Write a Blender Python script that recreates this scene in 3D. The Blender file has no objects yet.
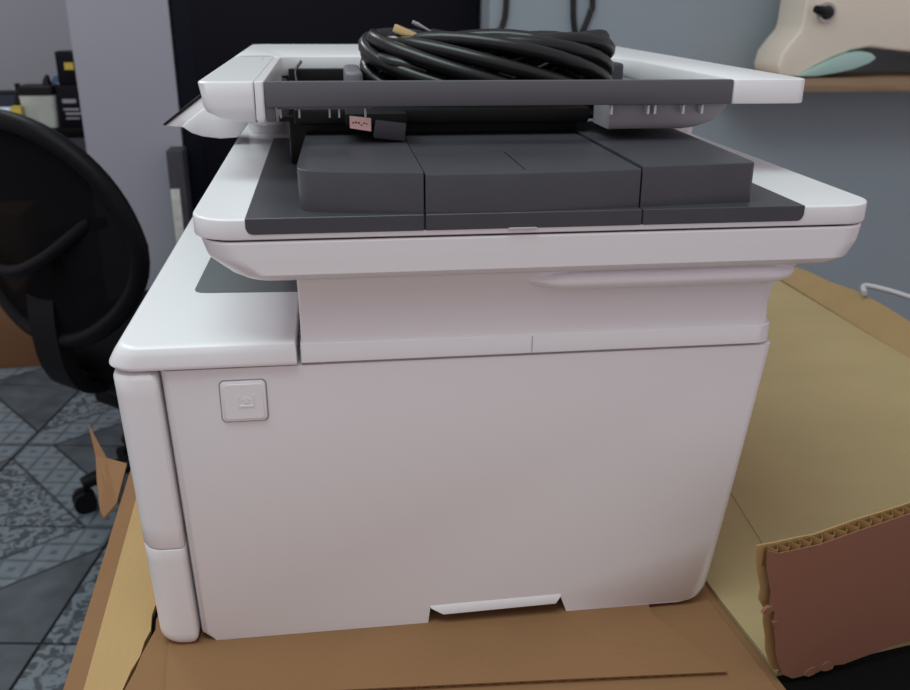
import bpy, bmesh, math, random
from mathutils import Vector, Matrix
random.seed(7)
S = bpy.context.scene
COL = S.collection
PI = math.pi

# ------------------------------------------------------------------ camera
cam_d = bpy.data.cameras.new('camera')
cam = bpy.data.objects.new('camera', cam_d); COL.objects.link(cam)
R_ = Vector((0.99074183, -0.1355509, 0.0075219)); U_ = Vector((0.04230508, 0.36090599, 0.93164218)); F_ = Vector((0.12899964, 0.92269866, -0.36329916))
M_ = Matrix((R_, U_, -F_)).transposed().to_4x4()
M_.translation = Vector((0.135694898, -0.538313767, 0.431994897))
cam.matrix_world = M_
cam_d.sensor_fit = 'HORIZONTAL'; cam_d.sensor_width = 36.0
cam_d.lens = 891.617 * 36.0 / 910.0
cam_d.clip_start = 0.02; cam_d.clip_end = 60
cam_d.dof.use_dof = True; cam_d.dof.focus_distance = 0.62; cam_d.dof.aperture_fstop = 13.0
S.camera = cam

# ------------------------------------------------------------------ world, lights, exposure
w = bpy.data.worlds.new('room_ambient'); S.world = w; w.use_nodes = True
bg = w.node_tree.nodes['Background']
bg.inputs[0].default_value = (1.0, 0.885, 0.94, 1); bg.inputs[1].default_value = 0.50
def area(name, loc, target, sx, sy, power, color):
    d = bpy.data.lights.new(name, 'AREA'); d.shape = 'RECTANGLE'; d.size = sx; d.size_y = sy; d.energy = power; d.color = color
    o = bpy.data.objects.new(name, d); COL.objects.link(o); o.location = loc
    o.rotation_euler = (Vector(target) - Vector(loc)).to_track_quat('-Z', 'Y').to_euler()
    return o
area('ceiling_tube_light', (-0.40, -0.30, 1.95), (-0.15, 0.1, 0), 1.7, 0.8, 25, (0.80, 1.0, 0.98))
area('added_far_fill_light', (-1.3, 2.3, 2.3), (-1.2, 2.3, 0), 1.2, 0.3, 24, (0.92, 0.98, 1.0))  # unseen lamp, added to lift the dim far left of the room
S.view_settings.view_transform = 'Standard'; S.view_settings.look = 'None'
S.view_settings.exposure = 0.0; S.view_settings.gamma = 1.0; S.view_settings.use_curve_mapping = False

# ------------------------------------------------------------------ materials
MATS = {}
def nodes_of(name):
    m = bpy.data.materials.new(name); m.use_nodes = True
    nt = m.node_tree; b = nt.nodes['Principled BSDF']; MATS[name] = m
    return m, nt, b
def lin(r, g, b):
    f = lambda c: ((c / 255 + 0.055) / 1.055) ** 2.4 if c / 255 > 0.04045 else c / 255 / 12.92
    return (f(r), f(g), f(b), 1)
def mat(name, rgb, rough=0.5, metal=0.0, var=0.0, scale=8.0, bump=0.0, bscale=300.0, spec=0.5, stretch=(1, 1, 1)):
    m, nt, b = nodes_of(name)
    c = lin(*rgb)
    b.inputs['Base Color'].default_value = c; b.inputs['Roughness'].default_value = rough
    b.inputs['Metallic'].default_value = metal; b.inputs['Specular IOR Level'].default_value = spec
    tc = nt.nodes.new('ShaderNodeTexCoord'); mp = nt.nodes.new('ShaderNodeMapping')
    mp.inputs['Scale'].default_value = stretch; nt.links.new(tc.outputs['Object'], mp.inputs[0])
    if var > 0:
        n = nt.nodes.new('ShaderNodeTexNoise'); n.inputs['Scale'].default_value = scale; n.inputs['Detail'].default_value = 5
        nt.links.new(mp.outputs[0], n.inputs['Vector'])
        r = nt.nodes.new('ShaderNodeValToRGB')
        r.color_ramp.elements[0].position = 0.3; r.color_ramp.elements[1].position = 0.7
        r.color_ramp.elements[0].color = tuple(x * (1 - var) for x in c[:3]) + (1,)
        r.color_ramp.elements[1].color = tuple(min(1, x * (1 + var)) for x in c[:3]) + (1,)
        nt.links.new(n.outputs[0], r.inputs[0]); nt.links.new(r.outputs[0], b.inputs['Base Color'])
    if bump > 0:
        n2 = nt.nodes.new('ShaderNodeTexNoise'); n2.inputs['Scale'].default_value = bscale; n2.inputs['Detail'].default_value = 3
        nt.links.new(mp.outputs[0], n2.inputs['Vector'])
        bp = nt.nodes.new('ShaderNodeBump'); bp.inputs['Strength'].default_value = bump; bp.inputs['Distance'].default_value = 0.001
        nt.links.new(n2.outputs[0], bp.inputs['Height']); nt.links.new(bp.outputs[0], b.inputs['Normal'])
    return m
WHITE = mat('white_plastic', (232, 230, 232), 0.28, var=0.01, scale=3, bump=0.05, bscale=900)
DARK = mat('charcoal_plastic', (62, 62, 68), 0.34, var=0.06, scale=40, bump=0.25, bscale=1500)
BAR = mat('grey_plastic_bar', (88, 86, 92), 0.5, bump=0.2, bscale=1500)
PAD = mat('grey_recess_plastic', (98, 102, 104), 0.45, bump=0.15, bscale=1200)
BLACKP = mat('black_plastic', (11, 11, 13), 0.5, spec=0.25)
LGREY = mat('light_grey_plastic', (190, 188, 192), 0.5)
LIPG = mat('lip_grey_plastic', (150, 148, 152), 0.5)
MGREY = mat('mid_grey_plastic', (112, 110, 114), 0.5)
CABLE = mat('black_cable_rubber', (17, 19, 20), 0.33, bump=0.05, bscale=500)
BRASS = mat('brass', (226, 204, 150), 0.3, 1.0)
STEEL = mat('steel', (180, 180, 182), 0.3, 1.0)
def cardboard(name, rgb, axis=0, lines=0.12, var=0.06):
    m, nt, b = nodes_of(name); c = lin(*rgb)
    b.inputs['Roughness'].default_value = 0.85; b.inputs['Specular IOR Level'].default_value = 0.2
    tc = nt.nodes.new('ShaderNodeTexCoord'); mp = nt.nodes.new('ShaderNodeMapping'); nt.links.new(tc.outputs['Object'], mp.inputs[0])
    mp.inputs['Scale'].default_value = (1, 1.5, 1) if axis == 0 else (1.5, 1, 1)
    n = nt.nodes.new('ShaderNodeTexNoise'); n.inputs['Scale'].default_value = 9; n.inputs['Detail'].default_value = 6
    nt.links.new(mp.outputs[0], n.inputs['Vector'])
    n3 = nt.nodes.new('ShaderNodeTexNoise'); n3.inputs['Scale'].default_value = 260; n3.inputs['Detail'].default_value = 4
    nt.links.new(mp.outputs[0], n3.inputs['Vector'])
    ad = nt.nodes.new('ShaderNodeMath'); ad.operation = 'MULTIPLY_ADD'; ad.inputs[1].default_value = 0.35
    nt.links.new(n3.outputs[0], ad.inputs[0]); nt.links.new(n.outputs[0], ad.inputs[2])
    r = nt.nodes.new('ShaderNodeValToRGB'); r.color_ramp.elements[0].position = 0.4; r.color_ramp.elements[1].position = 0.95
    r.color_ramp.elements[0].color = tuple(x * (1 - var) for x in c[:3]) + (1,)
    r.color_ramp.elements[1].color = tuple(min(1, x * (1 + var)) for x in c[:3]) + (1,)
    nt.links.new(ad.outputs[0], r.inputs[0]); nt.links.new(r.outputs[0], b.inputs['Base Color'])
    wv = nt.nodes.new('ShaderNodeTexWave'); wv.wave_type = 'BANDS'; wv.bands_direction = 'Y' if axis == 0 else 'X'
    wv.inputs['Scale'].default_value = 45; wv.inputs['Distortion'].default_value = 0.6
    nt.links.new(tc.outputs['Object'], wv.inputs['Vector'])
    wr = nt.nodes.new('ShaderNodeMath'); wr.operation = 'MULTIPLY_ADD'; wr.inputs[1].default_value = lines
    nt.links.new(wv.outputs[0], wr.inputs[0]); nt.links.new(n.outputs[0], wr.inputs[2])
    bp = nt.nodes.new('ShaderNodeBump'); bp.inputs['Strength'].default_value = 0.35; bp.inputs['Distance'].default_value = 0.002
    nt.links.new(wr.outputs[0], bp.inputs['Height']); nt.links.new(bp.outputs[0], b.inputs['Normal'])
    return m
CARD = cardboard('cardboard_tan', (176, 145, 100), 1)
CARD2 = cardboard('cardboard_khaki', (172, 154, 114), 0, 0.08, 0.05)
CARD3 = cardboard('cardboard_brown', (136, 101, 70), 0)
CARDD = cardboard('cardboard_red_brown', (138, 96, 78), 0, 0.1)
CARDK = cardboard('cardboard_dark_brown', (122, 88, 62), 0)
CARDU = cardboard('cardboard_dull_tan', (164, 138, 98), 0)
FLUTE = cardboard('cardboard_flute', (150, 114, 70), 0, 0.0)
WALLB = mat('blue_grey_wall_paint', (158, 170, 178), 0.85, var=0.05, scale=1.2, bump=0.15, bscale=90)
WALLL = mat('lilac_grey_wall', (170, 169, 181), 0.85, var=0.04, scale=1.2, bump=0.15, bscale=90)  # lighter and more lilac than the blue-grey walls
WALLF = mat('pale_grey_wall_paint', (150, 150, 158), 0.85, var=0.04, scale=1.2)
CAB = mat('black_laminate', (17, 17, 26), 0.5, spec=0.12)
CABF = mat('black_frame_laminate', (20, 23, 34), 0.5, spec=0.12)
DESKM = mat('shade_black_desk_laminate', (10, 9, 10), 0.7, spec=0.1)  # near-black puts the shadow under the flap into the desk; far desk shares it
MESHF = mat('chair_black_plastic', (13, 13, 16), 0.5, spec=0.15)
FAB = mat('chair_black_fabric', (13, 13, 16), 0.9, spec=0.1, bump=0.4, bscale=700)
WOOD = mat('brown_wood', (156, 130, 102), 0.6, var=0.18, scale=6, stretch=(1, 12, 12))
CREAM = mat('cream_plastic', (240, 230, 212), 0.45, var=0.03, scale=3)
AQUA = mat('aqua_plastic_film', (176, 210, 202), 0.35)
PINK = mat('pink_sticker_paper', (250, 206, 200), 0.7)
INK = mat('sticker_ink', (120, 60, 60), 0.7)
YEL = mat('yellow_paper', (206, 180, 70), 0.6)
BLUE = mat('blue_wrap', (70, 92, 130), 0.5, var=0.3, scale=30)
NAVY = mat('navy_box', (28, 34, 52), 0.6, var=0.3, scale=25)
TUB = mat('translucent_white_tub', (190, 196, 188), 0.4, var=0.12, scale=18)
LABELG = mat('grey_print', (150, 150, 160), 0.6)
PALE = mat('pale_blue_wrap', (190, 204, 218), 0.5, var=0.15, scale=30)
SHOEW = mat('worn_white_paint', (206, 206, 200), 0.7, var=0.15, scale=40)
GBOARD = mat('dark_grey_board', (62, 62, 70), 0.8, var=0.2, scale=30)
GROUT = mat('dark_grout', (46, 50, 54), 0.9)
# chair mesh: woven, a little see-through
m, nt, b = nodes_of('chair_mesh_net'); NET = m
b.inputs['Base Color'].default_value = lin(12, 12, 15); b.inputs['Roughness'].default_value = 0.9; b.inputs['Specular IOR Level'].default_value = 0.1
b.inputs['Alpha'].default_value = 0.985
# carved pattern tile: band of diamonds on a diagonal, one plain half, one mottled half
m, nt, b = nodes_of('patterned_grey_tile'); TILE = m
b.inputs['Roughness'].default_value = 0.45
N = nt.nodes.new; L = nt.links.new
tc = N('ShaderNodeTexCoord'); sep = N('ShaderNodeSeparateXYZ'); L(tc.outputs['Object'], sep.inputs[0])
def math_(op, a, b_=None, c_=None):
    n = N('ShaderNodeMath'); n.operation = op
    for i, v in enumerate((a, b_, c_)):
        if v is None: continue
        if isinstance(v, (int, float)): n.inputs[i].default_value = v
        else: L(v, n.inputs[i])
    return n.outputs[0]
X, Y = sep.outputs[0], sep.outputs[1]
dg = math_('SUBTRACT', X, Y)              # distance across the diagonal band
al = math_('ADD', X, Y)
band = math_('LESS_THAN', math_('ABSOLUTE', math_('SUBTRACT', dg, 0.0)), 0.075)
half = math_('GREATER_THAN', dg, 0.0)
d1 = math_('PINGPONG', math_('MULTIPLY', X, 1.0), 0.033); d2 = math_('PINGPONG', math_('MULTIPLY', Y, 1.0), 0.033)
net = math_('LESS_THAN', math_('MINIMUM', d1, d2), 0.0045)
dot = math_('GREATER_THAN', math_('MINIMUM', d1, d2), 0.025)
nf0 = N('ShaderNodeTexNoise'); nf0.inputs['Scale'].default_value = 26; nf0.inputs['Detail'].default_value = 4; L(tc.outputs['Object'], nf0.inputs['Vector'])
bandv = math_('SUBTRACT', math_('ADD', 0.34, math_('MULTIPLY', nf0.outputs[0], 0.36)), math_('MULTIPLY', math_('MAXIMUM', net, dot), 0.24))
edge = math_('LESS_THAN', math_('ABSOLUTE', math_('SUBTRACT', math_('ABSOLUTE', dg), 0.079)), 0.006)
no = N('ShaderNodeTexNoise'); no.inputs['Scale'].default_value = 11; no.inputs['Detail'].default_value = 4; L(tc.outputs['Object'], no.inputs['Vector'])
nf = N('ShaderNodeTexNoise'); nf.inputs['Scale'].default_value = 34; nf.inputs['Detail'].default_value = 2; nf.inputs['Distortion'].default_value = 1.5; L(tc.outputs['Object'], nf.inputs['Vector'])
flo = N('ShaderNodeMapRange'); L(nf.outputs[0], flo.inputs[0]); flo.inputs[1].default_value = 0.46; flo.inputs[2].default_value = 0.54; flo.inputs[3].default_value = 0.16; flo.inputs[4].default_value = 0.55
plain = math_('MULTIPLY', no.outputs[0], 0.42)
hv = math_('ADD', math_('MULTIPLY', half, plain), math_('MULTIPLY', math_('SUBTRACT', 1.0, half), flo.outputs[0]))
v1 = math_('ADD', math_('MULTIPLY', band, bandv), math_('MULTIPLY', math_('SUBTRACT', 1.0, band), hv))
v2 = math_('MULTIPLY', v1, math_('SUBTRACT', 1.0, math_('MULTIPLY', edge, 0.7)))
rp = N('ShaderNodeValToRGB'); L(v2, rp.inputs[0])
rp.color_ramp.elements[0].position = 0.05; rp.color_ramp.elements[0].color = lin(32, 38, 43)
rp.color_ramp.elements[1].position = 0.7; rp.color_ramp.elements[1].color = lin(122, 134, 142)
L(rp.outputs[0], b.inputs['Base Color'])

# ------------------------------------------------------------------ mesh helpers
def tag(o, label, cat, group=None):
    o['label'] = label; o['category'] = cat
    if group: o['group'] = group
    return o
def struct(o, label=None):
    o['kind'] = 'structure'
    if label: o['label'] = label
    return o
def thing(name, label, cat, loc=(0, 0, 0), rz=0.0, group=None):
    o = bpy.data.objects.new(name, None); COL.objects.link(o); o.location = loc; o.rotation_euler = (0, 0, rz)
    o.empty_display_size = 0.02
    return tag(o, label, cat, group)
def mesh(name, verts, faces, mt, parent=None, smooth=True, bevel=0.0, seg=2, ang=35):
    me = bpy.data.meshes.new(name); me.from_pydata([tuple(v) for v in verts], [], faces)
    bm = bmesh.new(); bm.from_mesh(me); bmesh.ops.remove_doubles(bm, verts=bm.verts, dist=1e-7)
    bmesh.ops.recalc_face_normals(bm, faces=bm.faces)
    if bevel > 0:
        es = [e for e in bm.edges if len(e.link_faces) == 2 and e.calc_face_angle(0) > math.radians(28)]
        bmesh.ops.bevel(bm, geom=es, offset=bevel, segments=seg, profile=0.5, affect='EDGES', clamp_overlap=True)
    bm.to_mesh(me); bm.free()
    me.materials.append(mt)
    if smooth:
        for p in me.polygons: p.use_smooth = True
        me.set_sharp_from_angle(angle=math.radians(ang))
    o = bpy.data.objects.new(name, me); COL.objects.link(o)
    if parent: o.parent = parent
    return o
def box(name, x0, x1, y0, y1, z0, z1, mt, parent=None, bevel=0.0, seg=2):
    v = [(x, y, z) for z in (z0, z1) for (x, y) in ((x0, y0), (x1, y0), (x1, y1), (x0, y1))]
    f = [(0, 3, 2, 1), (4, 5, 6, 7), (0, 1, 5, 4), (1, 2, 6, 5), (2, 3, 7, 6), (3, 0, 4, 7)]
    return mesh(name, v, f, mt, parent, True, bevel, seg)
def rr(x0, x1, y0, y1, r, n=6):
    """rounded rectangle, r = radii at front-left, front-right, back-right, back-left"""
    if isinstance(r, (int, float)): r = (r,) * 4
    out = []
    for (cx, cy, sx, sy, rad, a0) in ((x0, y0, 1, 1, r[0], PI), (x1, y0, -1, 1, r[1], 1.5 * PI), (x1, y1, -1, -1, r[2], 0), (x0, y1, 1, -1, r[3], .5 * PI)):
        rad = max(rad, 1e-4)
        for k in range(n + 1):
            a = a0 + k * PI / 2 / n
            out.append((cx + sx * rad + rad * math.cos(a), cy + sy * rad + rad * math.sin(a)))
    return out
def loft(name, rings, mt, parent=None, ang=40, caps=True):
    """rings: list of lists of (x, y, z)"""
    n = len(rings[0]); v = [p for r in rings for p in r]; f = []
    for k in range(len(rings) - 1):
        for i in range(n):
            j = (i + 1) % n
            f.append((k * n + i, k * n + j, (k + 1) * n + j, (k + 1) * n + i))
    if caps:
        f.append(tuple(reversed(range(n)))); f.append(tuple((len(rings) - 1) * n + i for i in range(n)))
    return mesh(name, v, f, mt, parent, True, 0, 2, ang)
def plate(name, x0, x1, y0, y1, z0, z1, r, ft, fb, mt, parent=None, n=6, steps=3):
    """rounded-corner slab with filleted top and bottom edges"""
    if isinstance(r, (int, float)): r = (r,) * 4
    rings = []
    def ring(ins, z):
        rings.append([(a, b_, z) for a, b_ in rr(x0 + ins, x1 - ins, y0 + ins, y1 - ins, tuple(max(q - ins, 2e-4) for q in r), n)])
    if fb > 0:
        for k in range(steps + 1):
            a = k / steps * PI / 2; ring(fb * (1 - math.sin(a)), z0 + fb * (1 - math.cos(a)))
    else: ring(0, z0)
    if ft > 0:
        for k in range(steps + 1):
            a = k / steps * PI / 2; ring(ft * (1 - math.cos(a)), z1 - ft * (1 - math.sin(a)))
        ring(ft * 2.0, z1)
    else: ring(0, z1)
    return loft(name, rings, mt, parent)
def extr_y(name, pts, y0, y1, mt, parent=None, bevel=0.0, seg=2):
    """XZ outline pushed along y"""
    n = len(pts); v = [(x, y0, z) for x, z in pts] + [(x, y1, z) for x, z in pts]
    f = [tuple(range(n)), tuple(reversed(range(n, 2 * n)))] + [(i, (i + 1) % n, n + (i + 1) % n, n + i) for i in range(n)]
    return mesh(name, v, f, mt, parent, True, bevel, seg)
def extr_z(name, pts, z0, z1, mt, parent=None, bevel=0.0, seg=2):
    n = len(pts); v = [(x, y, z0) for x, y in pts] + [(x, y, z1) for x, y in pts]
    f = [tuple(range(n)), tuple(reversed(range(n, 2 * n)))] + [(i, (i + 1) % n, n + (i + 1) % n, n + i) for i in range(n)]
    return mesh(name, v, f, mt, parent, True, bevel, seg)
def tube(name, pts, r, mt, parent=None, closed=False, sides=10):
    pts = [Vector(p) for p in pts]; n = len(pts); v = []; f = []
    rad = r if isinstance(r, (list, tuple)) else [r] * n
    up = Vector((0.13, 0.31, 0.94)).normalized(); prev = None
    for i, p in enumerate(pts):
        if closed: t = (pts[(i + 1) % n] - pts[i - 1])
        else: t = (pts[min(i + 1, n - 1)] - pts[max(i - 1, 0)])
        t.normalize()
        if prev is None:
            a = t.cross(up); a = a if a.length > 1e-3 else t.cross(Vector((1, 0, 0)))
        else: a = prev - t * prev.dot(t)
        a.normalize(); prev = a; bb = t.cross(a)
        for k in range(sides):
            q = 2 * PI * k / sides; v.append(p + (a * math.cos(q) + bb * math.sin(q)) * rad[i])
    for i in range(n if closed else n - 1):
        j = (i + 1) % n
        for k in range(sides):
            l = (k + 1) % sides; f.append((i * sides + k, i * sides + l, j * sides + l, j * sides + k))
    if not closed:
        f.append(tuple(reversed(range(sides)))); f.append(tuple((n - 1) * sides + k for k in range(sides)))
    return mesh(name, v, f, mt, parent, True, 0, 2, 60)
def smoothp(pts, k=6):
    """Catmull-Rom through points"""
    P = [Vector(p) for p in pts]; P = [P[0] * 2 - P[1]] + P + [P[-1] * 2 - P[-2]]; out = []
    for i in range(1, len(P) - 2):
        for s in range(k):
            t = s / k; a, b_, c, d = P[i - 1], P[i], P[i + 1], P[i + 2]
            out.append(0.5 * ((2 * b_) + (c - a) * t + (2 * a - 5 * b_ + 4 * c - d) * t * t + (3 * b_ - a - 3 * c + d) * t ** 3))
    out.append(P[-2]); return out
def bar(name, a, b_, w_, h_, mt, parent=None, bevel=0.001):
    """oriented box from a to b"""
    a = Vector(a); b_ = Vector(b_); d = (b_ - a).normalized(); s = d.cross(Vector((0, 0, 1)))
    s = s.normalized() if s.length > 1e-4 else Vector((1, 0, 0)); u = s.cross(d)
    v = []
    for p in (a, b_):
        for sx, sz in ((-1, -1), (1, -1), (1, 1), (-1, 1)): v.append(p + s * sx * w_ / 2 + u * sz * h_ / 2)
    f = [(0, 3, 2, 1), (4, 5, 6, 7), (0, 1, 5, 4), (1, 2, 6, 5), (2, 3, 7, 6), (3, 0, 4, 7)]
    return mesh(name, v, f, mt, parent, True, bevel, 2)

# ------------------------------------------------------------------ the room
FZ = -0.75
fl = struct(box('floor', -3.2, 3.2, -1.6, 4.0, FZ - 0.05, FZ - 0.006, GROUT))
ta = math.radians(-8.5); ts = 0.41
tile_me = None
for i in range(-7, 9):
    for j in range(-9, 6):
        cx = -0.75 + math.cos(ta) * (i + .5) * ts - math.sin(ta) * (j + .5) * ts
        cy = 1.84 + math.sin(ta) * (i + .5) * ts + math.cos(ta) * (j + .5) * ts
        if not (-2.9 < cx < 2.4 and -1.3 < cy < 3.7): continue
        if tile_me is None:
            h = ts / 2 - 0.003
            t0 = plate('tile', -h, h, -h, h, -0.006, 0, 0.002, 0.001, 0, TILE, None, 1, 1); tile_me = t0.data; t = t0
        else:
            t = bpy.data.objects.new('tile', tile_me); COL.objects.link(t)
        t.parent = fl; t.location = (cx, cy, FZ); t.rotation_euler = (0, 0, ta + PI / 2 * ((i + j) % 2))
struct(box('wall_back', -0.262, 3.2, 2.29, 2.44, FZ - 0.006, 2.4, WALLB))
struct(box('wall_right', 0.5535, 3.2, 1.86, 2.288, FZ - 0.006, 2.4, WALLB))
struct(box('wall_left', -0.515, -0.264, 2.0, 2.44, FZ - 0.006, 2.4, WALLL))
struct(box('wall_far', -3.2, 0.2, 3.5, 3.65, FZ - 0.006, 2.4, WALLF))

# black cabinet behind the printer
cb = thing('cabinet', 'tall black cabinet standing against the wall behind the printer', 'cabinet', (0.145, 2.135, FZ))
box('body', -0.403, 0.403, -0.13, 0.15, 0.0, 2.1, CABF, cb, 0.004)
box('door', -0.349, 0.397, -0.152, -0.131, 0.05, 2.06, CAB, cb, 0.003)
# board with a worn white edge between wall and cabinet
gb = thing('board', 'dark grey board with a worn white edge standing between wall and black cabinet', 'board', (-0.272, 1.93, FZ))
box('panel', -0.022, 0.02, -0.02, 0.06, 0, 0.80, GBOARD, gb, 0.003)
box('edge_strip', -0.020, 0.004, -0.026, -0.0205, 0.30, 0.70, SHOEW, gb, 0.002)

# desk that carries the cardboard, coloured black as the shadow beneath the torn flap
dk = thing('desk', 'desk under the cardboard, its black standing in for shadow at the lower right corner', 'desk', (0.45, 0.3, FZ))
box('desk_top', -0.476, 0.43, -0.62, 0.62, 0.705, 0.7415, DESKM, dk, 0.003)
for sx in (-0.46, 0.37):
    for sy in (-0.57, 0.55): box('leg', sx, sx + 0.05, sy, sy + 0.05, 0, 0.705, DESKM, dk, 0.002)

# ------------------------------------------------------------------ cardboard under the printer
ct = thing('flattened_carton', 'opened tan cardboard carton spread on the desk under the printer', 'cardboard', (0, 0, 0))
ZT, ZB = -0.004, -0.0085
def rag(a, b_, n, amp, seed):
    rnd = random.Random(seed); a = Vector(a); b_ = Vector(b_); d = (b_ - a).normalized(); s = Vector((-d.y, d.x))
    return [tuple(a.lerp(b_, k / n) + s * (rnd.uniform(-amp, amp) if 0 < k < n else 0)) for k in range(n + 1)]
# left flap with turned-down outer edge
def strip(name, pairs, mt, th=0.004):
    v = []; f = []
    for p, q in pairs: v += [p, q, (p[0], p[1], p[2] - th), (q[0], q[1], q[2] - th)]
    n = len(pairs)
    for k in range(n - 1):
        a = 4 * k; b_ = a + 4
        f += [(a, a + 1, b_ + 1, b_), (a + 2, b_ + 2, b_ + 3, a + 3), (a, b_, b_ + 2, a + 2), (a + 1, a + 3, b_ + 3, b_ + 1)]
    f += [(0, 2, 3, 1), (4 * n - 4, 4 * n - 3, 4 * n - 1, 4 * n - 2)]
    return mesh(name, v, f, mt, ct, True, 0, 2, 20)
strip('left_edge', [((-0.0475, -0.30, -0.012), (-0.030, -0.30, ZT)), ((-0.061, -0.033, -0.012), (-0.0445, -0.035, ZT)), ((-0.076, 0.27, -0.012), (-0.0595, 0.26, ZT)), ((-0.092, 0.62, -0.012), (-0.074, 0.62, ZT))], CARD3, 0.005)
L1 = [(-0.0299, -0.30), (-0.0444, -0.035), (-0.0594, 0.26), (-0.0739, 0.62)]
L2 = [(-0.010, 0.62), (-0.010, 0.10), (-0.0145, 0.07), (-0.0118, 0.056), (-0.0128, 0.040), (-0.0105, 0.022), (-0.0128, 0.010), (-0.0130, -0.005), (-0.0165, -0.020), (-0.0185, -0.038), (-0.033 + 0.008, -0.10), (-0.024, -0.30)]
extr_z('left_flap', L1 + L2, ZB, ZT, CARD, ct)
# centre panel (ragged left edge beside the crack)
C1 = [(-0.0225, -0.30), (-0.0225, -0.10), (-0.0172, -0.040), (-0.0135, -0.020), (-0.0120, -0.004), (-0.0095, 0.010), (-0.0070, 0.022), (-0.0085, 0.034), (-0.004, 0.06), (-0.003, 0.62)]
extr_z('centre_panel', C1 + [(0.404, 0.62), (0.405, 0.10), (0.413, 0.0), (0.420, -0.09), (0.428, -0.30)], ZB, ZT + 0.0004, CARD3, ct)
# valley crease and right flap
strip('crease', [((0.4045, 0.62, ZT), (0.416, 0.62, ZT - 0.0022)), ((0.4055, 0.10, ZT), (0.4165, 0.10, ZT - 0.0022)), ((0.4135, 0.0, ZT), (0.4215, 0.0, ZT - 0.0022)), ((0.4205, -0.09, ZT), (0.428, -0.095, ZT - 0.0022)), ((0.4285, -0.30, ZT), (0.436, -0.30, ZT - 0.0022))], CARD3, 0.002)
extr_z('right_flap', [(0.4165, 0.62), (0.4170, 0.10), (0.422, 0.0), (0.4285, -0.0775), (0.52, -0.0625), (0.60, -0.0495), (0.8955, -0.0), (0.873, 0.50), (0.867, 0.84), (0.43, 0.84)], ZB, ZT + 0.0004, CARD2, ct)
strip('score_line', [((0.470, -0.06, ZT + .0009), (0.478, -0.06, ZT + .0009)), ((0.490, 0.08, ZT + .0012), (0.498, 0.08, ZT + .0012)), ((0.512, 0.30, ZT + .0009), (0.519, 0.30, ZT + .0009))], CARD2, 0.001)
# turned-up far edge
rnd = random.Random(3)
pr = []
for k in range(13):
    y = 0.0 + k / 12 * 0.84; xf = 0.8955 - 0.0225 * min(1, max(0, (y + 0.02) / 0.52))
    pr.append(((xf + 0.001, y, ZT), (xf + 0.027 + rnd.uniform(-.002, .002), y + 0.006, 0.030 - 0.014 * max(0, (y - .62) / .18) + rnd.uniform(-.002, .002))))
strip('turned_up_edge', pr, CARDU, 0.004)
# torn scrap hanging at the left edge
sv = [(-0.140, 0.386, -0.006), (-0.108, 0.322, -0.016), (-0.083, 0.300, -0.012), (-0.078, 0.226, -0.014), (-0.092, 0.228, -0.030), (-0.100, 0.246, -0.034), (-0.116, 0.304, -0.030), (-0.124, 0.340, -0.022)]
v = sv + [(x, y, z - 0.003) for x, y, z in sv]; n = len(sv)
mesh('torn_scrap', v, [tuple(range(n)), tuple(reversed(range(n, 2 * n)))] + [(i, (i + 1) % n, n + (i + 1) % n, n + i) for i in range(n)], CARD3, ct, False)

# separate sheet under the printer
sh = thing('cardboard_sheet', 'flat brown cardboard sheet directly under the printer', 'cardboard', (0, 0, 0))
so = [(0.012, -0.0545), (0.12, -0.0605), (0.275, -0.0700), (0.3918, -0.0774), (0.3905, -0.074), (0.362, -0.012), (0.360, 0.40), (0.004, 0.40), (0.006, 0.0)]
extr_z('liner', so, -0.0010, 0.0, CARD3, sh)
extr_z('under_liner', [(x + (0.0008 if y < -.05 else 0), y + 0.0008) for x, y in so], -0.0036, -0.0028, CARD3, sh)
fv = []; ff = []
M = 220
for k in range(M + 1):
    x = 0.014 + (0.390 - 0.014) * k / M; y = -0.0545 - 0.0229 * (x - .012) / .38 + 0.0012
    z = -0.0019 + 0.0009 * math.sin(k * 1.15); fv += [(x, y, z + .0002), (x, y + 0.006, z + .0002), (x, y, z - .0002), (x, y + 0.006, z - .0002)]
for k in range(M):
    a = 4 * k; b_ = a + 4; ff += [(a, a + 1, b_ + 1, b_), (a + 2, b_ + 2, b_ + 3, a + 3), (a, b_, b_ + 2, a + 2)]
mesh('corrugation', fv, ff, FLUTE, sh, True)

# torn upright flap at the lower right
tf = thing('torn_flap', 'upright torn red-brown cardboard flap with open corrugated top edge at lower right', 'cardboard', (0.426, -0.087, ZT), math.atan2(0.158, 0.987))
rnd = random.Random(11)
left = [(-0.0285, 0.1110), (-0.027, 0.098), (-0.0235, 0.086), (-0.0205, 0.077), (-0.0205, 0.068), (-0.0155, 0.060), (-0.014, 0.048), (-0.0105, 0.036), (-0.0085, 0.024), (-0.0035, 0.012), (0.000, 0.0055)]
bot = [(0.010, 0.000), (0.020, 0.0), (0.030, 0.0), (0.040, 0.0035), (0.052, 0.002), (0.064, 0.004), (0.078, 0.006), (0.092, 0.0085), (0.11, 0.009), (0.14, 0.010), (0.18, 0.012)]
top = [(0.18, 0.133), (0.12, 0.127), (0.09, 0.1235), (0.062, 0.1198), (0.045, 0.1172), (0.030, 0.1145), (0.012, 0.1120), (0.0, 0.1112), (-0.018, 0.1105)]
o1 = left + bot + [(x, z - 0.0035 + rnd.uniform(-.0007, .0007)) for x, z in top]
extr_y('front_liner', [(x + (0.0015 if i < len(left) else 0), z) for i, (x, z) in enumerate(o1)], 0.0, 0.0009, CARDD, tf)
extr_y('back_liner', [(x - 0.002 if i < len(left) else x, z) for i, (x, z) in enumerate(left + bot + [(x, z + rnd.uniform(-.0005, .0005)) for x, z in top])], 0.0068, 0.0077, CARD, tf)
fv = []; ff = []; M = 260
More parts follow.
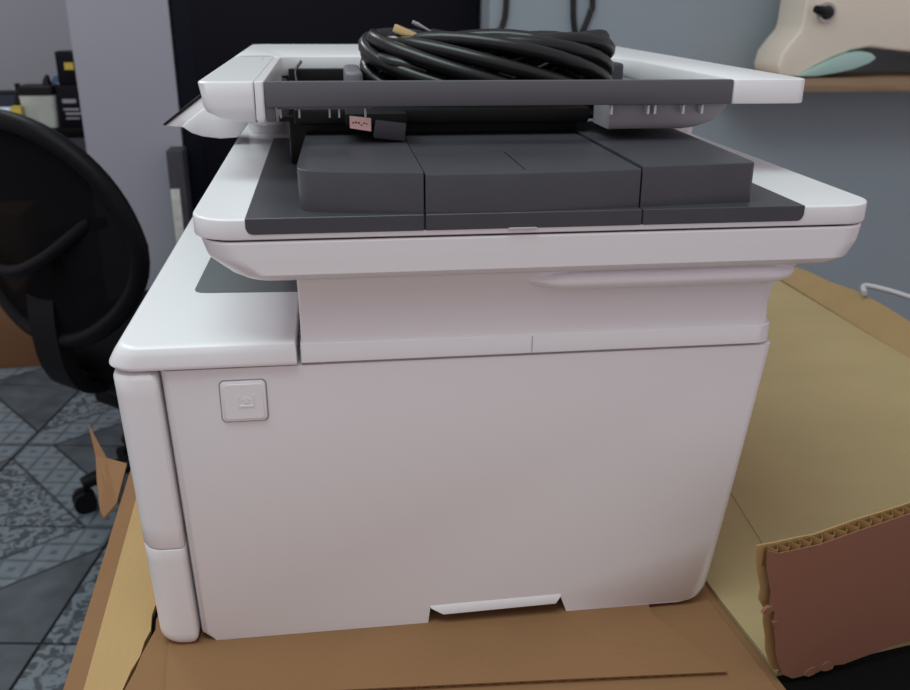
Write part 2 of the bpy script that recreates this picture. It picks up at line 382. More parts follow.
def topz(x):
    t_ = sorted(top + [(-0.0335, 0.1108)])
    for (xa, za), (xb, zb) in zip(t_, t_[1:]):
        if xa <= x <= xb: return za + (zb - za) * (x - xa) / (xb - xa)
    return t_[-1][1]
for k in range(M + 1):
    x = -0.0255 + 0.2025 * k / M; y = 0.0038 + 0.0029 * math.sin(x / 0.0088 * 2 * PI + 0.6 * math.sin(x * 90))
    zt_ = topz(x) - 0.0012; zb_ = zt_ - 0.014
    fv += [(x, y, zt_), (x, y, zb_), (x, y + 0.0005, zt_), (x, y + 0.0005, zb_)]
for k in range(M):
    a = 4 * k; b_ = a + 4; ff += [(a, a + 1, b_ + 1, b_), (a + 2, b_ + 2, b_ + 3, a + 3), (a, b_, b_ + 2, a + 2)]
mesh('corrugation', fv, ff, FLUTE, tf, True)
for (x, z, s) in ((-0.020, 0.064, 0.006), (0.038, 0.0045, 0.008), (0.024, 0.003, 0.006), (-0.012, 0.052, 0.004)):
    pts = []
    for k in range(7):
        a = k * 2 * PI / 7; rr_ = s * rnd.uniform(.5, 1.0); pts.append((x + rr_ * math.cos(a), z + rr_ * .7 * math.sin(a)))
    extr_y('torn_fibre', pts, -0.0008, 0.0016, CARDD, tf)

# ------------------------------------------------------------------ the printer
pr_ = thing('laser_printer', 'large white multifunction laser printer with open charcoal feeder on top', 'printer', (0, 0, 0))
def xr(z): return 0.406 + (0.4330 - 0.406) * (z / 0.211) ** 0.9
# housing behind the panels
loft('housing', [[(a, b_, z) for a, b_ in rr(0.008 - 0.004 * z / .21, xr(z) - 0.001, 0.03, 0.40, 0.01)] for z in (0.001, 0.05, 0.1, 0.15, 0.2, 0.2115)], WHITE, pr_)
# front panel with finger notch
rp_ = []
zs = [0.2105, 0.18, 0.14, 0.10, 0.06, 0.03, 0.012]
fp = [(0.0395, 0.0), (0.1925, 0.0), (0.1945, 0.0155), (0.2915, 0.0165), (0.2975, 0.0), (0.392, 0.0), (0.399, 0.0012), (0.4035, 0.004)] + [(xr(z), z) for z in reversed(zs)] + [(0.0225, 0.2105), (0.0295, 0.0065)]
v = []; nf_ = len(fp)
cxm, czm = 0.22, 0.105
for y, ins in ((0.0, 0.006), (0.0005, 0.0035), (0.002, 0.0015), (0.0045, 0.0), (0.031, 0.0)):
    for (x, z) in fp:
        xx = x - ins if x > 0.38 else (x + ins * 0.9 if x < 0.035 else x)
        v.append((xx, y, z))
f = []
for k in range(4):
    for i in range(nf_):
        j = (i + 1) % nf_; f.append((k * nf_ + i, k * nf_ + j, (k + 1) * nf_ + j, (k + 1) * nf_ + i))
f.append(tuple(range(nf_))); f.append(tuple(reversed(range(4 * nf_, 5 * nf_))))
mesh('front_panel', v, f, WHITE, pr_, True, 0, 2, 40)
# handle lip
hv_ = [(0.1930, 0.001, 0.0165), (0.2935, 0.001, 0.0178), (0.1945, -0.0012, 0.0130), (0.2925, -0.0012, 0.0145), (0.2035, -0.0030, 0.0082), (0.2885, -0.0030, 0.0098), (0.2040, 0.004, 0.0070), (0.2880, 0.004, 0.0088), (0.1940, 0.012, 0.0150), (0.2925, 0.012, 0.0165)]
mesh('tray_handle', hv_, [(0, 1, 3, 2), (2, 3, 5, 4), (4, 5, 7, 6), (6, 7, 9, 8), (8, 9, 1, 0), (0, 2, 4, 6, 8), (1, 9, 7, 5, 3)], WHITE, pr_, True, 0.0006, 2)
# rounded corner column, two pieces
def column(name, za, zb, fb, ft):
    rings = []
    N_ = 8
    lv = [(za, fb)] + [(za + fb * .35, fb * .35), (za + fb, 0.0)] + [(za + (zb - za) * k / N_, 0.0) for k in range(1, N_)] + [(zb - ft, 0.0), (zb - ft * .3, ft * .3), (zb, ft)]
    for z, ins in lv:
        x0 = -0.0005 - 0.0080 * z / 0.211 + ins; x1 = 0.0280 - 0.0070 * z / 0.211 - ins * .8
        rings.append([(a, b_, z) for a, b_ in rr(x0, x1, -0.003 + ins * .5, 0.06, (0.016, 0.003, 0.002, 0.002), 8)])
    return loft(name, rings, WHITE, pr_)
column('upper_corner_cover', 0.0812, 0.2100, 0.0008, 0.0045)
column('lower_corner_cover', 0.0, 0.0803, 0.006, 0.0008)
# flat top cover, left
rings = []
for z, dx, dy in ((0.2122, 0.004, 0.0012), (0.2126, 0.0012, 0.0003), (0.2136, 0.0, 0.0), (0.2150, 0.0003, 0.0), (0.2215, 0.0040, 0.0006), (0.2262, 0.0072, 0.0016), (0.2272, 0.0082, 0.0026), (0.2276, 0.0100, 0.0044), (0.2276, 0.0120, 0.0070)):
    rings.append([(a, b_, z) for a, b_ in rr(-0.0105 + dx, 0.1088 - dy * .4, -0.0035 + dy, 0.40, (0.020 - dx * .6, 0.0008, 0.01, 0.01), 8)])
loft('top_cover', rings, WHITE, pr_)
pad = [(0.0312 + .0, 0.116), (0.0325, 0.1105), (0.0365, 0.1072), (0.0420, 0.1062), (0.1080, 0.1022), (0.1080, 0.36), (0.0350, 0.36)]
extr_z('output_slot', pad, 0.2270, 0.2280, PAD, pr_)
# neck under the scanner
strip_pts = rr(0.1112, 0.4268, -0.0012, 0.35, (0.0012, 0.010, .01, .01), 6)
loft('neck_band', [[(a, b_, z) for a, b_ in rr(0.1112 + i, 0.4320 - i, -0.0012 + i, 0.35, (0.0012, 0.012, .01, .01), 6)] for z, i in ((0.2122, 0.0006), (0.2128, 0.0), (0.2250, 0.0), (0.2256, 0.0005))], WHITE, pr_)
box('band_joint', 0.2618, 0.2626, -0.0014, 0.001, 0.2132, 0.2248, LGREY, pr_)
rings = []
for z, x1, y0, r1 in ((0.2250, 0.4262, 0.0002, 0.012), (0.2330, 0.4258, 0.0008, 0.012), (0.2420, 0.4268, 0.0008, 0.014), (0.2500, 0.4290, 0.0000, 0.016), (0.2570, 0.4325, -0.0018, 0.018), (0.2630, 0.4375, -0.0045, 0.02), (0.2690, 0.4440, -0.0080, 0.022), (0.2740, 0.4480, -0.0090, 0.022)):
    rings.append([(a, b_, z) for a, b_ in rr(0.1118, x1 + 0.004, y0, 0.35, (0.002, r1, .01, .01), 8)])
loft('neck', rings, WHITE, pr_)
rings = []
for k in range(9):
    a = -PI / 2 + k * PI / 8
    rings.append([(p, q, 0.2640 + 0.0062 * math.sin(a)) for p, q in rr(0.248 + 0.022 * (1 - math.cos(a)), 0.4420 - 0.010 * (1 - math.cos(a)), -0.0130 + 0.006 * (1 - math.cos(a)), 0.20, (0.03, 0.022, .01, .01), 8)])
loft('lower_bulge', rings, WHITE, pr_)
# scanner bed: white pan
rings = []
for z, il, ir, iy in ((0.2700, 0.0310, 0.0260, 0.0110), (0.2718, 0.0235, 0.0150, 0.0050), (0.2757, 0.0182, 0.0080, 0.0004), (0.2765, 0.0170, 0.0066, 0.0), (0.2850, 0.0060, 0.0020, 0.0), (0.2870, 0.0045, 0.0014, 0.0), (0.2960, 0.0018, 0.0, 0.0), (0.2972, 0.0022, 0.0006, 0.0006)):
    rings.append([(a, b_, z) for a, b_ in rr(0.0545 + il, 0.4800 - ir, -0.018 + iy, 0.46, (0.022, 0.020, .02, .02), 10)])
loft('scanner_pan', rings, WHITE, pr_, 24)
plate('seam_gasket', 0.058, 0.472, -0.0155, 0.455, 0.2965, 0.2995, 0.018, 0, 0, BLACKP, pr_, 8)
plate('scanner_lid', 0.0520, 0.4830, -0.0185, 0.46, 0.2985, 0.3110, (0.026, 0.024, .02, .02), 0.0012, 0.0008, WHITE, pr_, 10)
# charcoal inlay of the lid, in three lengths
for a0, a1, rl, rr2 in ((0.0846, 0.1892, 1, 0), (0.1902, 0.3238, 0, 0), (0.3246, 0.4302, 0, 1)):
    pts = []
    zb = 0.3018; zt = 0.3116
    q = 0.004
    pts += ([(a0 + q, zb), (a0 + q * .3, zb + q * .3), (a0, zb + q)] if rl else [(a0, zb)])
    pts2 = ([(a1, zb + q), (a1 - q * .3, zb + q * .3), (a1 - q, zb)] if rr2 else [(a1, zb)])
    y1 = 0.30
    v = [(x, -0.0192, z) for x, z in pts + [(a0, zt - .0006), (a0, zt), (a1, zt), (a1, zt - .0006)] + pts2]
    # outline in xz, extruded back
    out = [(x, z) for x, y, z in v]
    extr_y('feeder_base', out, -0.0192, y1, DARK, pr_, 0.0004, 1)
box('feeder_gap', 0.0870, 0.4280, -0.0188, -0.010, 0.3022, 0.3112, BLACKP, pr_)
# raised charcoal feeder block with bowed front, three segments
front = [(0.1150, 0.0140), (0.1155, 0.0050), (0.1175, -0.0010), (0.1220, -0.0052), (0.135, -0.0085), (0.160, -0.0128), (0.1890, -0.0163), (0.215, -0.0175), (0.2525, -0.0172), (0.29, -0.0150), (0.3238, -0.0118), (0.36, -0.0086), (0.3985, -0.0050), (0.4005, -0.0035), (0.4010, -0.0010)]
def fy(x):
    for (xa, ya), (xb, yb) in zip(front, front[1:]):
        if xa <= x <= xb and xb > xa: return ya + (yb - ya) * (x - xa) / (xb - xa)
    return front[-1][1]
def block(name, a0, a1, ztop):
    pts = [(x, y) for x, y in front if a0 - 1e-6 <= x <= a1 + 1e-6]
    if pts[0][0] > a0 + 1e-5: pts = [(a0, fy(a0))] + pts
    if pts[-1][0] < a1 - 1e-5: pts = pts + [(a1, fy(a1))]
    yb = 0.20
    pts = pts + [(pts[-1][0] + (0.006 if a1 > .39 else 0), yb), (pts[0][0] + (0.004 if a0 < .12 else 0), yb)]
    rings = []
    for z, ins in ((0.3110, 0.0), (ztop - 0.0012, 0.0006), (ztop - 0.0004, 0.0010), (ztop, 0.0022)):
        rings.append([(x, y + (ins if y < yb - .01 else 0), z) for x, y in pts])
    return loft(name, rings, DARK, pr_, 30)
block('feeder_flap', 0.1150, 0.1892, 0.3362)
block('feeder_flap', 0.1904, 0.3236, 0.3350)
block('feeder_flap', 0.3248, 0.4010, 0.3365)
box('top_groove', 0.2515, 0.2522, -0.008, 0.06, 0.3349, 0.33515, BLACKP, pr_)
box('latch', 0.2405, 0.2580, -0.0198, -0.0190, 0.3010, 0.3024, LGREY, pr_, 0.0003)

# raised document frame
Z1 = 0.3792
rings = []
for z, il, iy in ((0.3515, 0.032, 0.010), (0.3522, 0.024, 0.006), (0.3550, 0.0125, 0.0025), (0.3590, 0.0045, 0.0008), (0.3630, 0.0022, 0.0), (0.3700, 0.0014, 0.0), (0.3780, 0.0, 0.0), (0.3789, 0.0006, 0.0006), (Z1, 0.0020, 0.002), (Z1, 0.0045, 0.0045)):
    rings.append([(a, b_, z) for a, b_ in rr(0.0502 + il, 0.0868, 0.0865 + iy, 0.36, (0.008, 0.0015, .01, .01), 6)])
fr = loft('feeder_end_block', rings, WHITE, pr_)
plate('end_trim', 0.0872, 0.0935, 0.0875, 0.35, 0.3510, Z1 - .0002, (0.001, .002, .002, .002), 0.0006, 0.004, WHITE, pr_)
# frame rails: left/back/right, one U-shaped band
rail_o = rr(0.0525, 0.4745, 0.0865, 0.585, (0.008, 0.012, 0.03, 0.012), 8)
def u_rail():
    outer = [(0.0502, 0.355)] + [(0.0502, 0.573), (0.056, 0.581), (0.0645, 0.585)] + [(0.425, 0.585), (0.456, 0.580), (0.472, 0.566), (0.4785, 0.545)] + [(0.4790, 0.096), (0.4775, 0.0905), (0.473, 0.0867), (0.4235, 0.0865)]
    inner = [(0.4215, 0.0885), (0.4175, 0.29), (0.412, 0.325), (0.398, 0.342), (0.37, 0.349), (0.125, 0.352), (0.112, 0.352), (0.102, 0.349), (0.0945, 0.342), (0.0935, 0.335), (0.088, 0.335), (0.088, 0.352)]
    return outer + inner
pts = u_rail()
extr_z('frame_rail', pts, 0.3622, Z1, WHITE, pr_, 0.0012, 2)
# front bar
box('front_bar', 0.0940, 0.4218, 0.0868, 0.0925, 0.3622, 0.3790, BAR, pr_, 0.0008)
box('bar_end', 0.0940, 0.1000, 0.0880, 0.0920, 0.3525, 0.3775, BAR, pr_, 0.0006)
# sunken tray and inside guides
extr_z('sunken_tray', [(0.099, 0.146), (0.415, 0.146), (0.415, 0.34), (0.099, 0.34)], 0.3455, 0.3490, BLACKP, pr_)
box('tray_back', 0.1000, 0.4100, 0.335, 0.347, 0.349, 0.3690, BLACKP, pr_, 0.001)
plate('paper_guide', 0.149, 0.1625, 0.165, 0.25, 0.3491, 0.379, 0.006, 0.003, 0, MGREY, pr_)
plate('paper_guide', 0.362, 0.4060, 0.285, 0.325, 0.3491, 0.3770, 0.006, 0.003, 0, DARK, pr_)
tube('hinge_wire', smoothp([(0.108, 0.335, 0.355), (0.107, 0.332, 0.368), (0.1125, 0.328, 0.3765)]), 0.0014, STEEL, pr_)
box('maker_mark', 0.078, 0.079, 0.30, 0.355, Z1 - 0.0002, Z1 + 0.0001, LGREY, pr_)
# underside: black mechanism box, grey curved lip and ribs
box('roller_housing', 0.105, 0.330, 0.16, 0.335, 0.3115, 0.3560, BLACKP, pr_, 0.003)
box('roller_shelf', 0.110, 0.332, 0.135, 0.16, 0.3440, 0.3560, BLACKP, pr_, 0.003)
rings = []
for z, i in ((0.3440, 0.030), (0.3450, 0.022), (0.3490, 0.010), (0.3540, 0.004), (0.3600, 0.0), (0.3625, 0.0)):
    rings.append([(a, b_, z) for a, b_ in rr(0.335, 0.4235 - i, 0.0935 + i * .15, 0.1455, (0.001, 0.006, .01, .01), 5)])
loft('underside_lip', rings, LIPG, pr_)
for px_ in (0.1025, 0.1150, 0.1355, 0.1420, 0.1600): 
    rb = box('rib', px_, px_ + 0.0012, 0.0930, 0.100, 0.3545, 0.3610, LGREY, pr_)
for px_ in (0.3330, 0.3600, 0.3650, 0.3860, 0.4000):
    box('rib', px_, px_ + 0.0016, 0.0880, 0.0936, 0.3555, 0.3618, LGREY, pr_)
box('rib_rail', 0.1010, 0.1650, 0.0930, 0.0945, 0.3604, 0.3618, MGREY, pr_)
# feet/hinges between lid and frame
plate('hinge_foot', 0.0600, 0.0960, 0.33, 0.40, 0.3108, 0.3560, 0.012, 0.001, 0.001, WHITE, pr_)
plate('left_hinge_shell', 0.0640, 0.1020, 0.23, 0.35, 0.3310, 0.3560, 0.02, 0.001, 0.006, WHITE, pr_)
rings = []
for z, i in ((0.3110, 0.004), (0.3125, 0.0015), (0.325, 0.0), (0.345, -0.004)):
    rings.append([(a, b_, z) for a, b_ in rr(0.4200 + i, 0.4790 - i, 0.2800 + i, 0.34, 0.010, 5)])
loft('hinge_foot', rings, WHITE, pr_)
box('sensor_mount', 0.1470, 0.1900, 0.1010, 0.1345, 0.3480, 0.3560, BLACKP, pr_, 0.001)
sb = box('sensor_block', 0.1680, 0.1900, 0.099, 0.109, 0.3395, 0.3520, DARK, pr_, 0.001)
sb.rotation_euler = (0, 0.12, 0); sb.location = (-0.0415, 0, 0.0226)
stk_v = [(0.1497, 0.1, 0.3548), (0.1645, 0.1, 0.3530), (0.1645, 0.1, 0.3440), (0.1497, 0.1, 0.3464)]
stk = mesh('price_sticker', stk_v + [(x, y + 0.0006, z) for x, y, z in stk_v], [(0, 1, 2, 3), (7, 6, 5, 4), (0, 4, 5, 1), (1, 5, 6, 2), (2, 6, 7, 3), (3, 7, 4, 0)], PINK, pr_, False)
stk['label'] = 'small pink sticker with faded print'
rnd = random.Random(5)
iv = []; iff = []
for k in range(6):
    x = 0.1515 + k * 0.0019; z = 0.3508 - (x - .1483) * 0.139 + rnd.uniform(-.0008, .0008); b0 = len(iv)
    iv += [(x, 0.0998, z), (x + .0013, 0.0998, z + rnd.uniform(-.0006, .0008)), (x + .0013, 0.0998, z - .0009), (x, 0.0998, z - .0008)]; iff.append((b0, b0 + 1, b0 + 2, b0 + 3))
mesh('print', iv, iff, INK, stk, False)
# flaps sticking out at the far left
tv = [(-0.0075, 0.29, 0.3245), (0.0085, 0.29, 0.3228), (0.034, 0.29, 0.3370), (0.030, 0.29, 0.352)]
def slab(name, pts_, dy, mt):
    n = len(pts_); vv = pts_ + [(x, y + dy, z) for x, y, z in pts_]
    return mesh(name, vv, [tuple(range(n)), tuple(reversed(range(n, 2 * n)))] + [(i, (i + 1) % n, n + (i + 1) % n, n + i) for i in range(n)], mt, pr_, True, 0.0012, 2)
slab('side_flap', tv, 0.06, WHITE)
slab('flap_edge', [(-0.0095, 0.288, 0.3262), (-0.0078, 0.288, 0.3247), (0.0298, 0.288, 0.3523), (0.0290, 0.288, 0.3545)], 0.06, BLACKP)
slab('side_flap', [(0.0100, 0.265, 0.3272), (0.0180, 0.265, 0.3215), (0.0270, 0.265, 0.3185), (0.0420, 0.265, 0.3165), (0.0570, 0.265, 0.3175), (0.0680, 0.265, 0.331), (0.066, 0.265, 0.345), (0.034, 0.265, 0.345)], 0.05, WHITE)
# square release button on the front panel
gr = extr_y('button_recess', rr(0.0582, 0.0884, 0.1728, 0.2026, 0.0035, 5), -0.0004, 0.0006, LIPG, pr_)
bt = extr_y('release_button', rr(0.0590, 0.0876, 0.1736, 0.2018, 0.003, 5), -0.0016, 0.0004, WHITE, pr_, 0.0007, 2)
fr2 = rr(0.0610, 0.0858, 0.1754, 0.2000, 0.002, 4)
extr_y('button_face', fr2, -0.0019, -0.0014, WHITE, bt, 0.0003, 1)
# raised mark: small tray with an arrow-like drop above it
extr_y('button_mark', [(0.0698, 0.1920), (0.0704, 0.1920), (0.0706, 0.1850), (0.0790, 0.1850), (0.0790, 0.1925), (0.0798, 0.1925), (0.0798, 0.1840), (0.0698, 0.1840)], -0.0023, -0.0018, WHITE, bt)
extr_y('button_mark', [(0.0735, 0.1868), (0.0765, 0.1868), (0.0765, 0.1890), (0.0775, 0.1890), (0.0750, 0.1915), (0.0725, 0.1890), (0.0735, 0.1890)], -0.0023, -0.0018, WHITE, bt)

# ------------------------------------------------------------------ coiled cable on the tray
cc = thing('power_cable', 'coiled thick black cable lying in the tray on top of the printer', 'cable', (0.266, 0.215, 0.3490))
pts = []
turns = 9; n = turns * 40
for k in range(n):
    t = k / n * turns * 2 * PI; ph = t * (1 + 2.0 / 9) + 0.9
    wob = 0.0022 * math.sin(t * 0.37 + 1)
    x = (0.090 + 0.011 * math.cos(ph) + wob) * math.cos(t)
    y = (0.048 + 0.016 * math.cos(ph)) * math.sin(t)
    z = 0.0300 - 0.0220 * math.sin(ph) + wob
    pts.append((x, y, max(z, 0.0058)))
tube('coil', pts, 0.0058, CABLE, cc, True, 10)
tube('tail', smoothp([(-0.055, -0.045, 0.030), (-0.080, -0.040, 0.036), (-0.098, -0.010, 0.040), (-0.085, 0.02, 0.046), (-0.04, 0.03, 0.047), (0.03, 0.00, 0.043), (0.07, -0.04, 0.024)], 8), 0.0058, CABLE, cc)
pl = bar('plug', (-0.060, -0.03, 0.0535), (-0.033, -0.036, 0.046), 0.011, 0.009, CABLE, cc, 0.002)
bar('prong', (-0.0780, -0.026, 0.0610), (-0.058, -0.03, 0.0530), 0.0085, 0.0062, BRASS, pl, 0.0008)
pl2 = bar('plug', (-0.044, 0.03, 0.0545), (-0.020, 0.02, 0.0500), 0.011, 0.009, CABLE, cc, 0.002)
bar('prong', (-0.058, 0.036, 0.0640), (-0.042, 0.03, 0.0550), 0.0032, 0.0028, STEEL, pl2, 0.0006)
bar('prong', (-0.056, 0.026, 0.0630), (-0.041, 0.023, 0.0540), 0.0032, 0.0028, STEEL, pl2, 0.0006)

# ------------------------------------------------------------------ office chair, left
CHX, CHY = -0.307, 1.54
ch = thing('office_chair', 'black mesh-backed swivel office chair standing behind the printer at left', 'chair', (CHX, CHY, FZ), math.radians(-40))
def back_pt(a, sc=1.0):
    # superellipse outline of the backrest, bowed
    c_, s_ = math.cos(a), math.sin(a)
    x = 0.275 * sc * math.copysign(abs(c_) ** 0.75, c_); z = 0.235 * sc * math.copysign(abs(s_) ** 0.85, s_)
    wd = 1.0 + 0.06 * (1 - abs(z / 0.235)) - (0.30 * max(0, -z / 0.235) ** 2)
    x *= wd
    y = -0.235 - 0.06 * (1 - (x / 0.29) ** 2) - 0.08 * (z / 0.235) * 0.5
    return (x, y, 0.735 + z)
tube('back_frame', [back_pt(2 * PI * k / 64) for k in range(64)], 0.019, MESHF, ch, True, 10)
gv = []; gf = []
G = 14; A = 48
for g in range(G + 1):
    for k in range(A): gv.append(back_pt(2 * PI * k / A, max(g, 0.02) / G * 0.97))
for g in range(G):
    for k in range(A):
        j = (k + 1) % A; gf.append((g * A + k, g * A + j, (g + 1) * A + j, (g + 1) * A + k))
mesh('back_mesh', gv, gf, NET, ch)
tube('lumbar_support', smoothp([(-0.20, -0.265, 0.70), (-0.1, -0.305, 0.665), (0.0, -0.315, 0.66), (0.1, -0.305, 0.70), (0.20, -0.262, 0.78)]), 0.014, MESHF, ch)
bx_ = smoothp([(0.0, -0.255, 0.62), (0.0, -0.262, 0.52), (0.0, -0.25, 0.42), (0.0, -0.20, 0.36), (0.0, -0.05, 0.345)], 6)
v = []; f = []
for p in bx_: v += [(p.x - 0.045, p.y - 0.012, p.z), (p.x + 0.045, p.y - 0.012, p.z), (p.x + 0.045, p.y + 0.018, p.z + 0.012), (p.x - 0.045, p.y + 0.018, p.z + 0.012)]
for k in range(len(bx_) - 1):
    for i in range(4):
        j = (i + 1) % 4; f.append((4 * k + i, 4 * k + j, 4 * k + 4 + j, 4 * k + 4 + i))
f += [(0, 1, 2, 3), tuple(4 * len(bx_) - 4 + i for i in (3, 2, 1, 0))]
mesh('back_bracket', v, f, MESHF, ch)
plate('seat', -0.235, 0.245, -0.19, 0.27, 0.385, 0.455, (0.08, 0.08, 0.12, 0.12), 0.03, 0.02, FAB, ch, 8, 4)
plate('seat_shell', -0.215, 0.225, -0.175, 0.23, 0.335, 0.384, 0.09, 0.002, 0.03, MESHF, ch, 6)
box('tilt_mechanism', -0.09, 0.09, -0.12, 0.12, 0.27, 0.334, MESHF, ch, 0.01)
for s in (-1, 1):
    tube('armrest', smoothp([(s * 0.225, 0.0, 0.385), (s * 0.285, 0.0, 0.42), (s * 0.295, -0.02, 0.55), (s * 0.29, -0.06, 0.63), (s * 0.285, 0.12, 0.635)]), 0.016, MESHF, ch)
tube('gas_lift', [(0, 0, 0.10), (0, 0, 0.22), (0, 0, 0.221), (0, 0, 0.27)], [0.03, 0.03, 0.017, 0.017], MESHF, ch, False, 14)
for k in range(5):
    a = math.radians(242 + 72 * k); dx, dy = math.cos(a), math.sin(a)
    lg = tube('leg', [(dx * .02, dy * .02, 0.105), (dx * .12, dy * .12, 0.095), (dx * .205, dy * .205, 0.072)], [0.026, 0.021, 0.016], MESHF, ch)
    for s in (-1, 1):
        ox, oy = -dy * s * 0.013, dx * s * 0.013; c0 = Vector((dx * .205 + ox, dy * .205 + oy, 0.027))
        ax = Vector((-dy, dx, 0)); tube('castor', [c0 - ax * 0.009, c0 + ax * 0.009], 0.027, MESHF, lg, False, 16)

# ------------------------------------------------------------------ far left: desk with clutter
bd = thing('side_desk', 'dark desk in the far left background holding boxes and a tub', 'desk', (-1.05, 3.2, FZ))
box('desk_top', -0.75, 0.42, -0.26, 0.27, 0.69, 0.72, DESKM, bd, 0.003)
for sx in (-0.73, 0.37):
    for sy in (-0.24, 0.22): box('leg', sx, sx + 0.04, sy, sy + 0.04, 0, 0.69, DESKM, bd)
DZ = FZ + 0.72
tb = thing('storage_tub', 'pale translucent tub on the far desk with black lid', 'tub', (-0.92, 3.05, DZ))
rings = [[(a, b_, z) for a, b_ in rr(-0.062 - s, 0.062 + s, -0.05 - s, 0.05 + s, 0.014, 4)] for z, s in ((0, -.006), (0.06, -.002), (0.115, 0.002))]
loft('tub_body', rings, TUB, tb)
plate('lid', -0.064, 0.060, -0.05, 0.05, 0.1155, 0.150, 0.014, 0.006, 0, BLACKP, tb)
tube('lid_knob', [(0.03, 0, 0.150), (0.03, 0, 0.165), (0.034, 0, 0.185)], [0.018, 0.014, 0.006], BLACKP, tb)
b1 = thing('carton_box', 'black retail box with grey print lines on the far desk, below the smaller box', 'box', (-0.795, 3.06, DZ))
box('box_body', -0.058, 0.070, -0.05, 0.06, 0, 0.150, CAB, b1, 0.002)
for zz, x0, x1, hh in ((0.088, -0.040, 0.008, 0.014), (0.062, -0.040, 0.015, 0.007), (0.046, -0.035, 0.020, 0.008), (0.030, -0.035, 0.012, 0.006)): box('printed_line', x0, x1, -0.0506, -0.0501, zz, zz + hh, LABELG, b1)
b2 = thing('carton_box', 'small black box with a yellow label on top of the stack on the far desk', 'box', (-0.795, 3.06, DZ + 0.150))
box('box_body', -0.046, 0.050, -0.04, 0.05, 0, 0.118, CAB, b2, 0.002)
box('yellow_label', -0.018, 0.014, -0.0406, -0.0401, 0.055, 0.080, YEL, b2)
b3 = thing('wrapped_packet', 'crumpled blue packet leaning on the black box on far desk', 'packet', (-0.872, 3.17, DZ + 0.0))
rings = [[(a + 0.004 * math.sin(7 * z * 40 + i), b_, z) for i, (a, b_) in enumerate(rr(-0.028 - s, 0.026 + s, -0.008, 0.02, 0.006, 3))] for z, s in ((0, 0), (0.06, .003), (0.12, -.002), (0.15, .006), (0.172, -.008))]
loft('packet_body', rings, BLUE, b3); box('packet_band', -0.02, 0.02, -0.0105, -0.009, 0.135, 0.145, PALE, b3)
b4 = thing('carton_box', 'dark navy box at the far left end of the far desk', 'box', (-1.06, 3.10, DZ))
box('box_body', -0.09, 0.062, -0.05, 0.06, 0, 0.118, NAVY, b4, 0.003); box('lid_flap', -0.09, 0.062, -0.052, 0.06, 0.1181, 0.122, CAB, b4)
b5 = thing('tissue_pack', 'pale blue soft pack in front of the navy box on far desk', 'packet', (-1.055, 3.0, DZ))
plate('pack_body', -0.05, 0.045, -0.02, 0.03, 0, 0.075, 0.012, 0.012, 0.006, PALE, b5); box('pack_print', -0.03, 0.02, -0.0212, -0.0202, 0.03, 0.05, BLUE, b5)
b6 = thing('yellow_block', 'small yellow carton between soft pack and tub on far desk', 'box', (-0.990, 2.985, DZ))
box('carton_body', -0.017, 0.017, -0.012, 0.014, 0, 0.076, YEL, b6, 0.002); box('carton_lid', -0.0175, 0.0175, -0.0125, 0.0145, 0.0762, 0.081, YEL, b6)
b7 = thing('dark_bottle', 'small black bottle behind the yellow carton on far desk', 'bottle', (-0.995, 3.05, DZ))
tube('bottle_body', [(0, 0, 0), (0, 0, 0.10), (0, 0, 0.12), (0, 0, 0.135)], [0.018, 0.018, 0.008, 0.008], BLACKP, b7, False, 12); tube('cap', [(0, 0, 0.135), (0, 0, 0.155)], 0.010, CAB, b7, False, 12)
# brown carton on the floor at the left edge
cx_ = thing('floor_carton', 'brown cardboard carton with tan open lid on the floor at left', 'box', (-1.09, 2.62, FZ))
box('carton_body', -0.30, 0.228, -0.19, 0.20, 0, 0.268, CARDK, cx_, 0.004)
strip_v = [(-0.30, -0.19, 0.2685), (0.228, -0.19, 0.2685), (0.228, 0.0, 0.2685), (-0.30, 0.0, 0.2685)]
box('lid_flap', -0.30, 0.19, -0.19, -0.02, 0.2685, 0.273, CARD, cx_)
box('carton_stack', -0.30, 0.175, -0.02, 0.20, 0.2685, 0.49, CARD, cx_, 0.004)

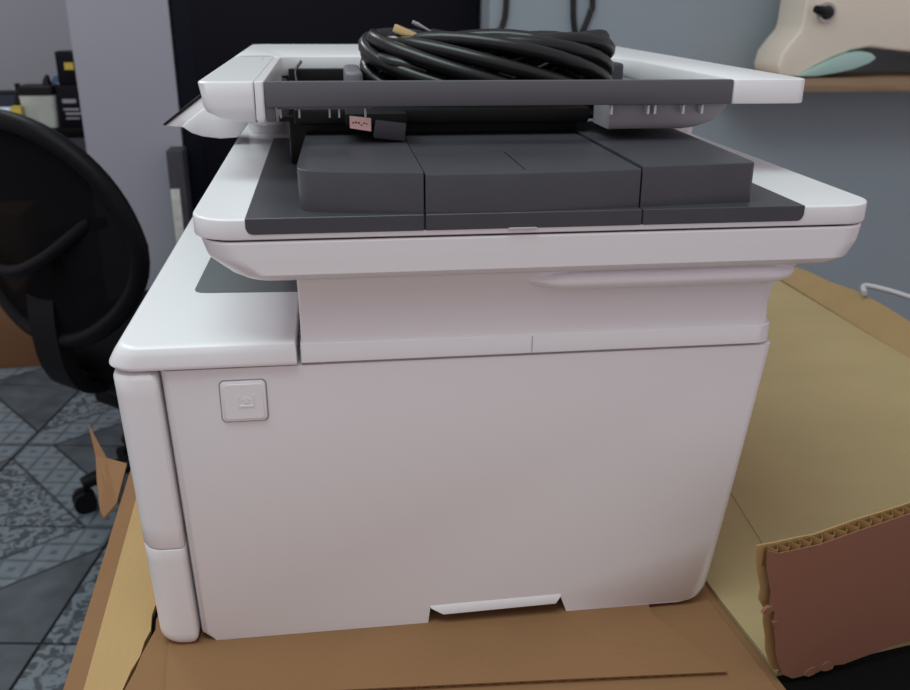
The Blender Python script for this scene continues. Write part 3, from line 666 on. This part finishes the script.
# ------------------------------------------------------------------ upper right: shelf with cream housing
sf = thing('wall_shelf', 'brown wooden wall shelf at the upper right', 'shelf', (1.75, 1.87, 0.215))
box('board', -0.60, 0.75, -0.22, -0.011, 0.0, 0.034, WOOD, sf, 0.002)
for sx in (0.25, 0.65):
    box('bracket', sx, sx + 0.03, -0.15, -0.011, -0.03, -0.001, BLACKP, sf); box('bracket', sx, sx + 0.03, -0.04, -0.011, -0.22, -0.031, BLACKP, sf)
hs = thing('cream_appliance', 'cream plastic appliance housing with arched underside and black knob on shelf', 'appliance', (0, 0, 0))
def pxz(px, py): return (1.2325 + (px - 781) * 0.00269 + py * 0.00045, 0.4319 - py * 0.00232)
ol = [(787, 78), (778, 76), (777, 67), (782, 53), (792, 40), (800, 31), (803, 24), (806, 8), (812, -20), (822, -50), (841, -66), (864, -72), (1000, -72), (1000, 78), (960, 78), (945, 60), (920, 53), (890, 50), (870, 47), (852, 50), (834, 57), (814, 67), (796, 78)]
extr_y('housing_shell', [pxz(*p) for p in ol], 1.66, 1.80, CREAM, hs, 0.008, 3)
# aqua film bulging out of the arch
extr_y('aqua_film', [pxz(*p) for p in ((794, 77), (812, 68), (828, 60), (845, 53), (860, 51), (869, 53), (874, 58), (866, 64), (850, 70), (832, 74), (812, 77))], 1.650, 1.76, AQUA, hs, 0.004, 2)
kx, kz = pxz(826, 12)
tube('knob_ring', [(kx, 1.660, kz), (kx, 1.654, kz)], 0.024, STEEL, hs, False, 20)
kb = tube('knob', [(kx, 1.6535, kz), (kx - 0.004, 1.640, kz + .001), (kx - 0.040, 1.622, kz + .006), (kx - 0.050, 1.618, kz + .008)], [0.017, 0.012, 0.011, 0.009], BLACKP, hs, False, 14)

# cords on the back wall
def cord(label, pts, r, mt, name='hanging_cord', cat='cord', group=None):
    o = tube(name, smoothp(pts, 8), r, mt, None, False, 8); return tag(o, label, cat, group)
cord('single black cord hanging on the wall beside the black cabinet', [(0.6032, 1.850, 1.3), (0.5959, 1.850, 0.7), (0.5940, 1.850, 0.43), (0.5868, 1.850, 0.37), (0.5705, 1.850, 0.32), (0.5577, 1.850, 0.1)], 0.0075, CABLE)
cord('looped black cord hanging on the wall above the cable coil', [(0.7622, 1.850, 1.3), (0.7649, 1.850, 0.7), (0.7686, 1.850, 0.43), (0.7777, 1.850, 0.35), (0.7867, 1.850, 0.328), (0.7977, 1.850, 0.35), (0.8158, 1.850, 0.40), (0.8194, 1.850, 0.44), (0.8013, 1.850, 0.7), (0.7849, 1.850, 1.3)], 0.0075, CABLE)
cord('white cord lying over the edge of cardboard at right', [(0.893, 0.60, 0.037), (0.905, 0.62, 0.042), (0.93, 0.60, 0.040), (0.96, 0.57, 0.034), (1.00, 0.55, 0.026), (1.03, 0.50, -0.003)], 0.004, LGREY, 'white_cord')
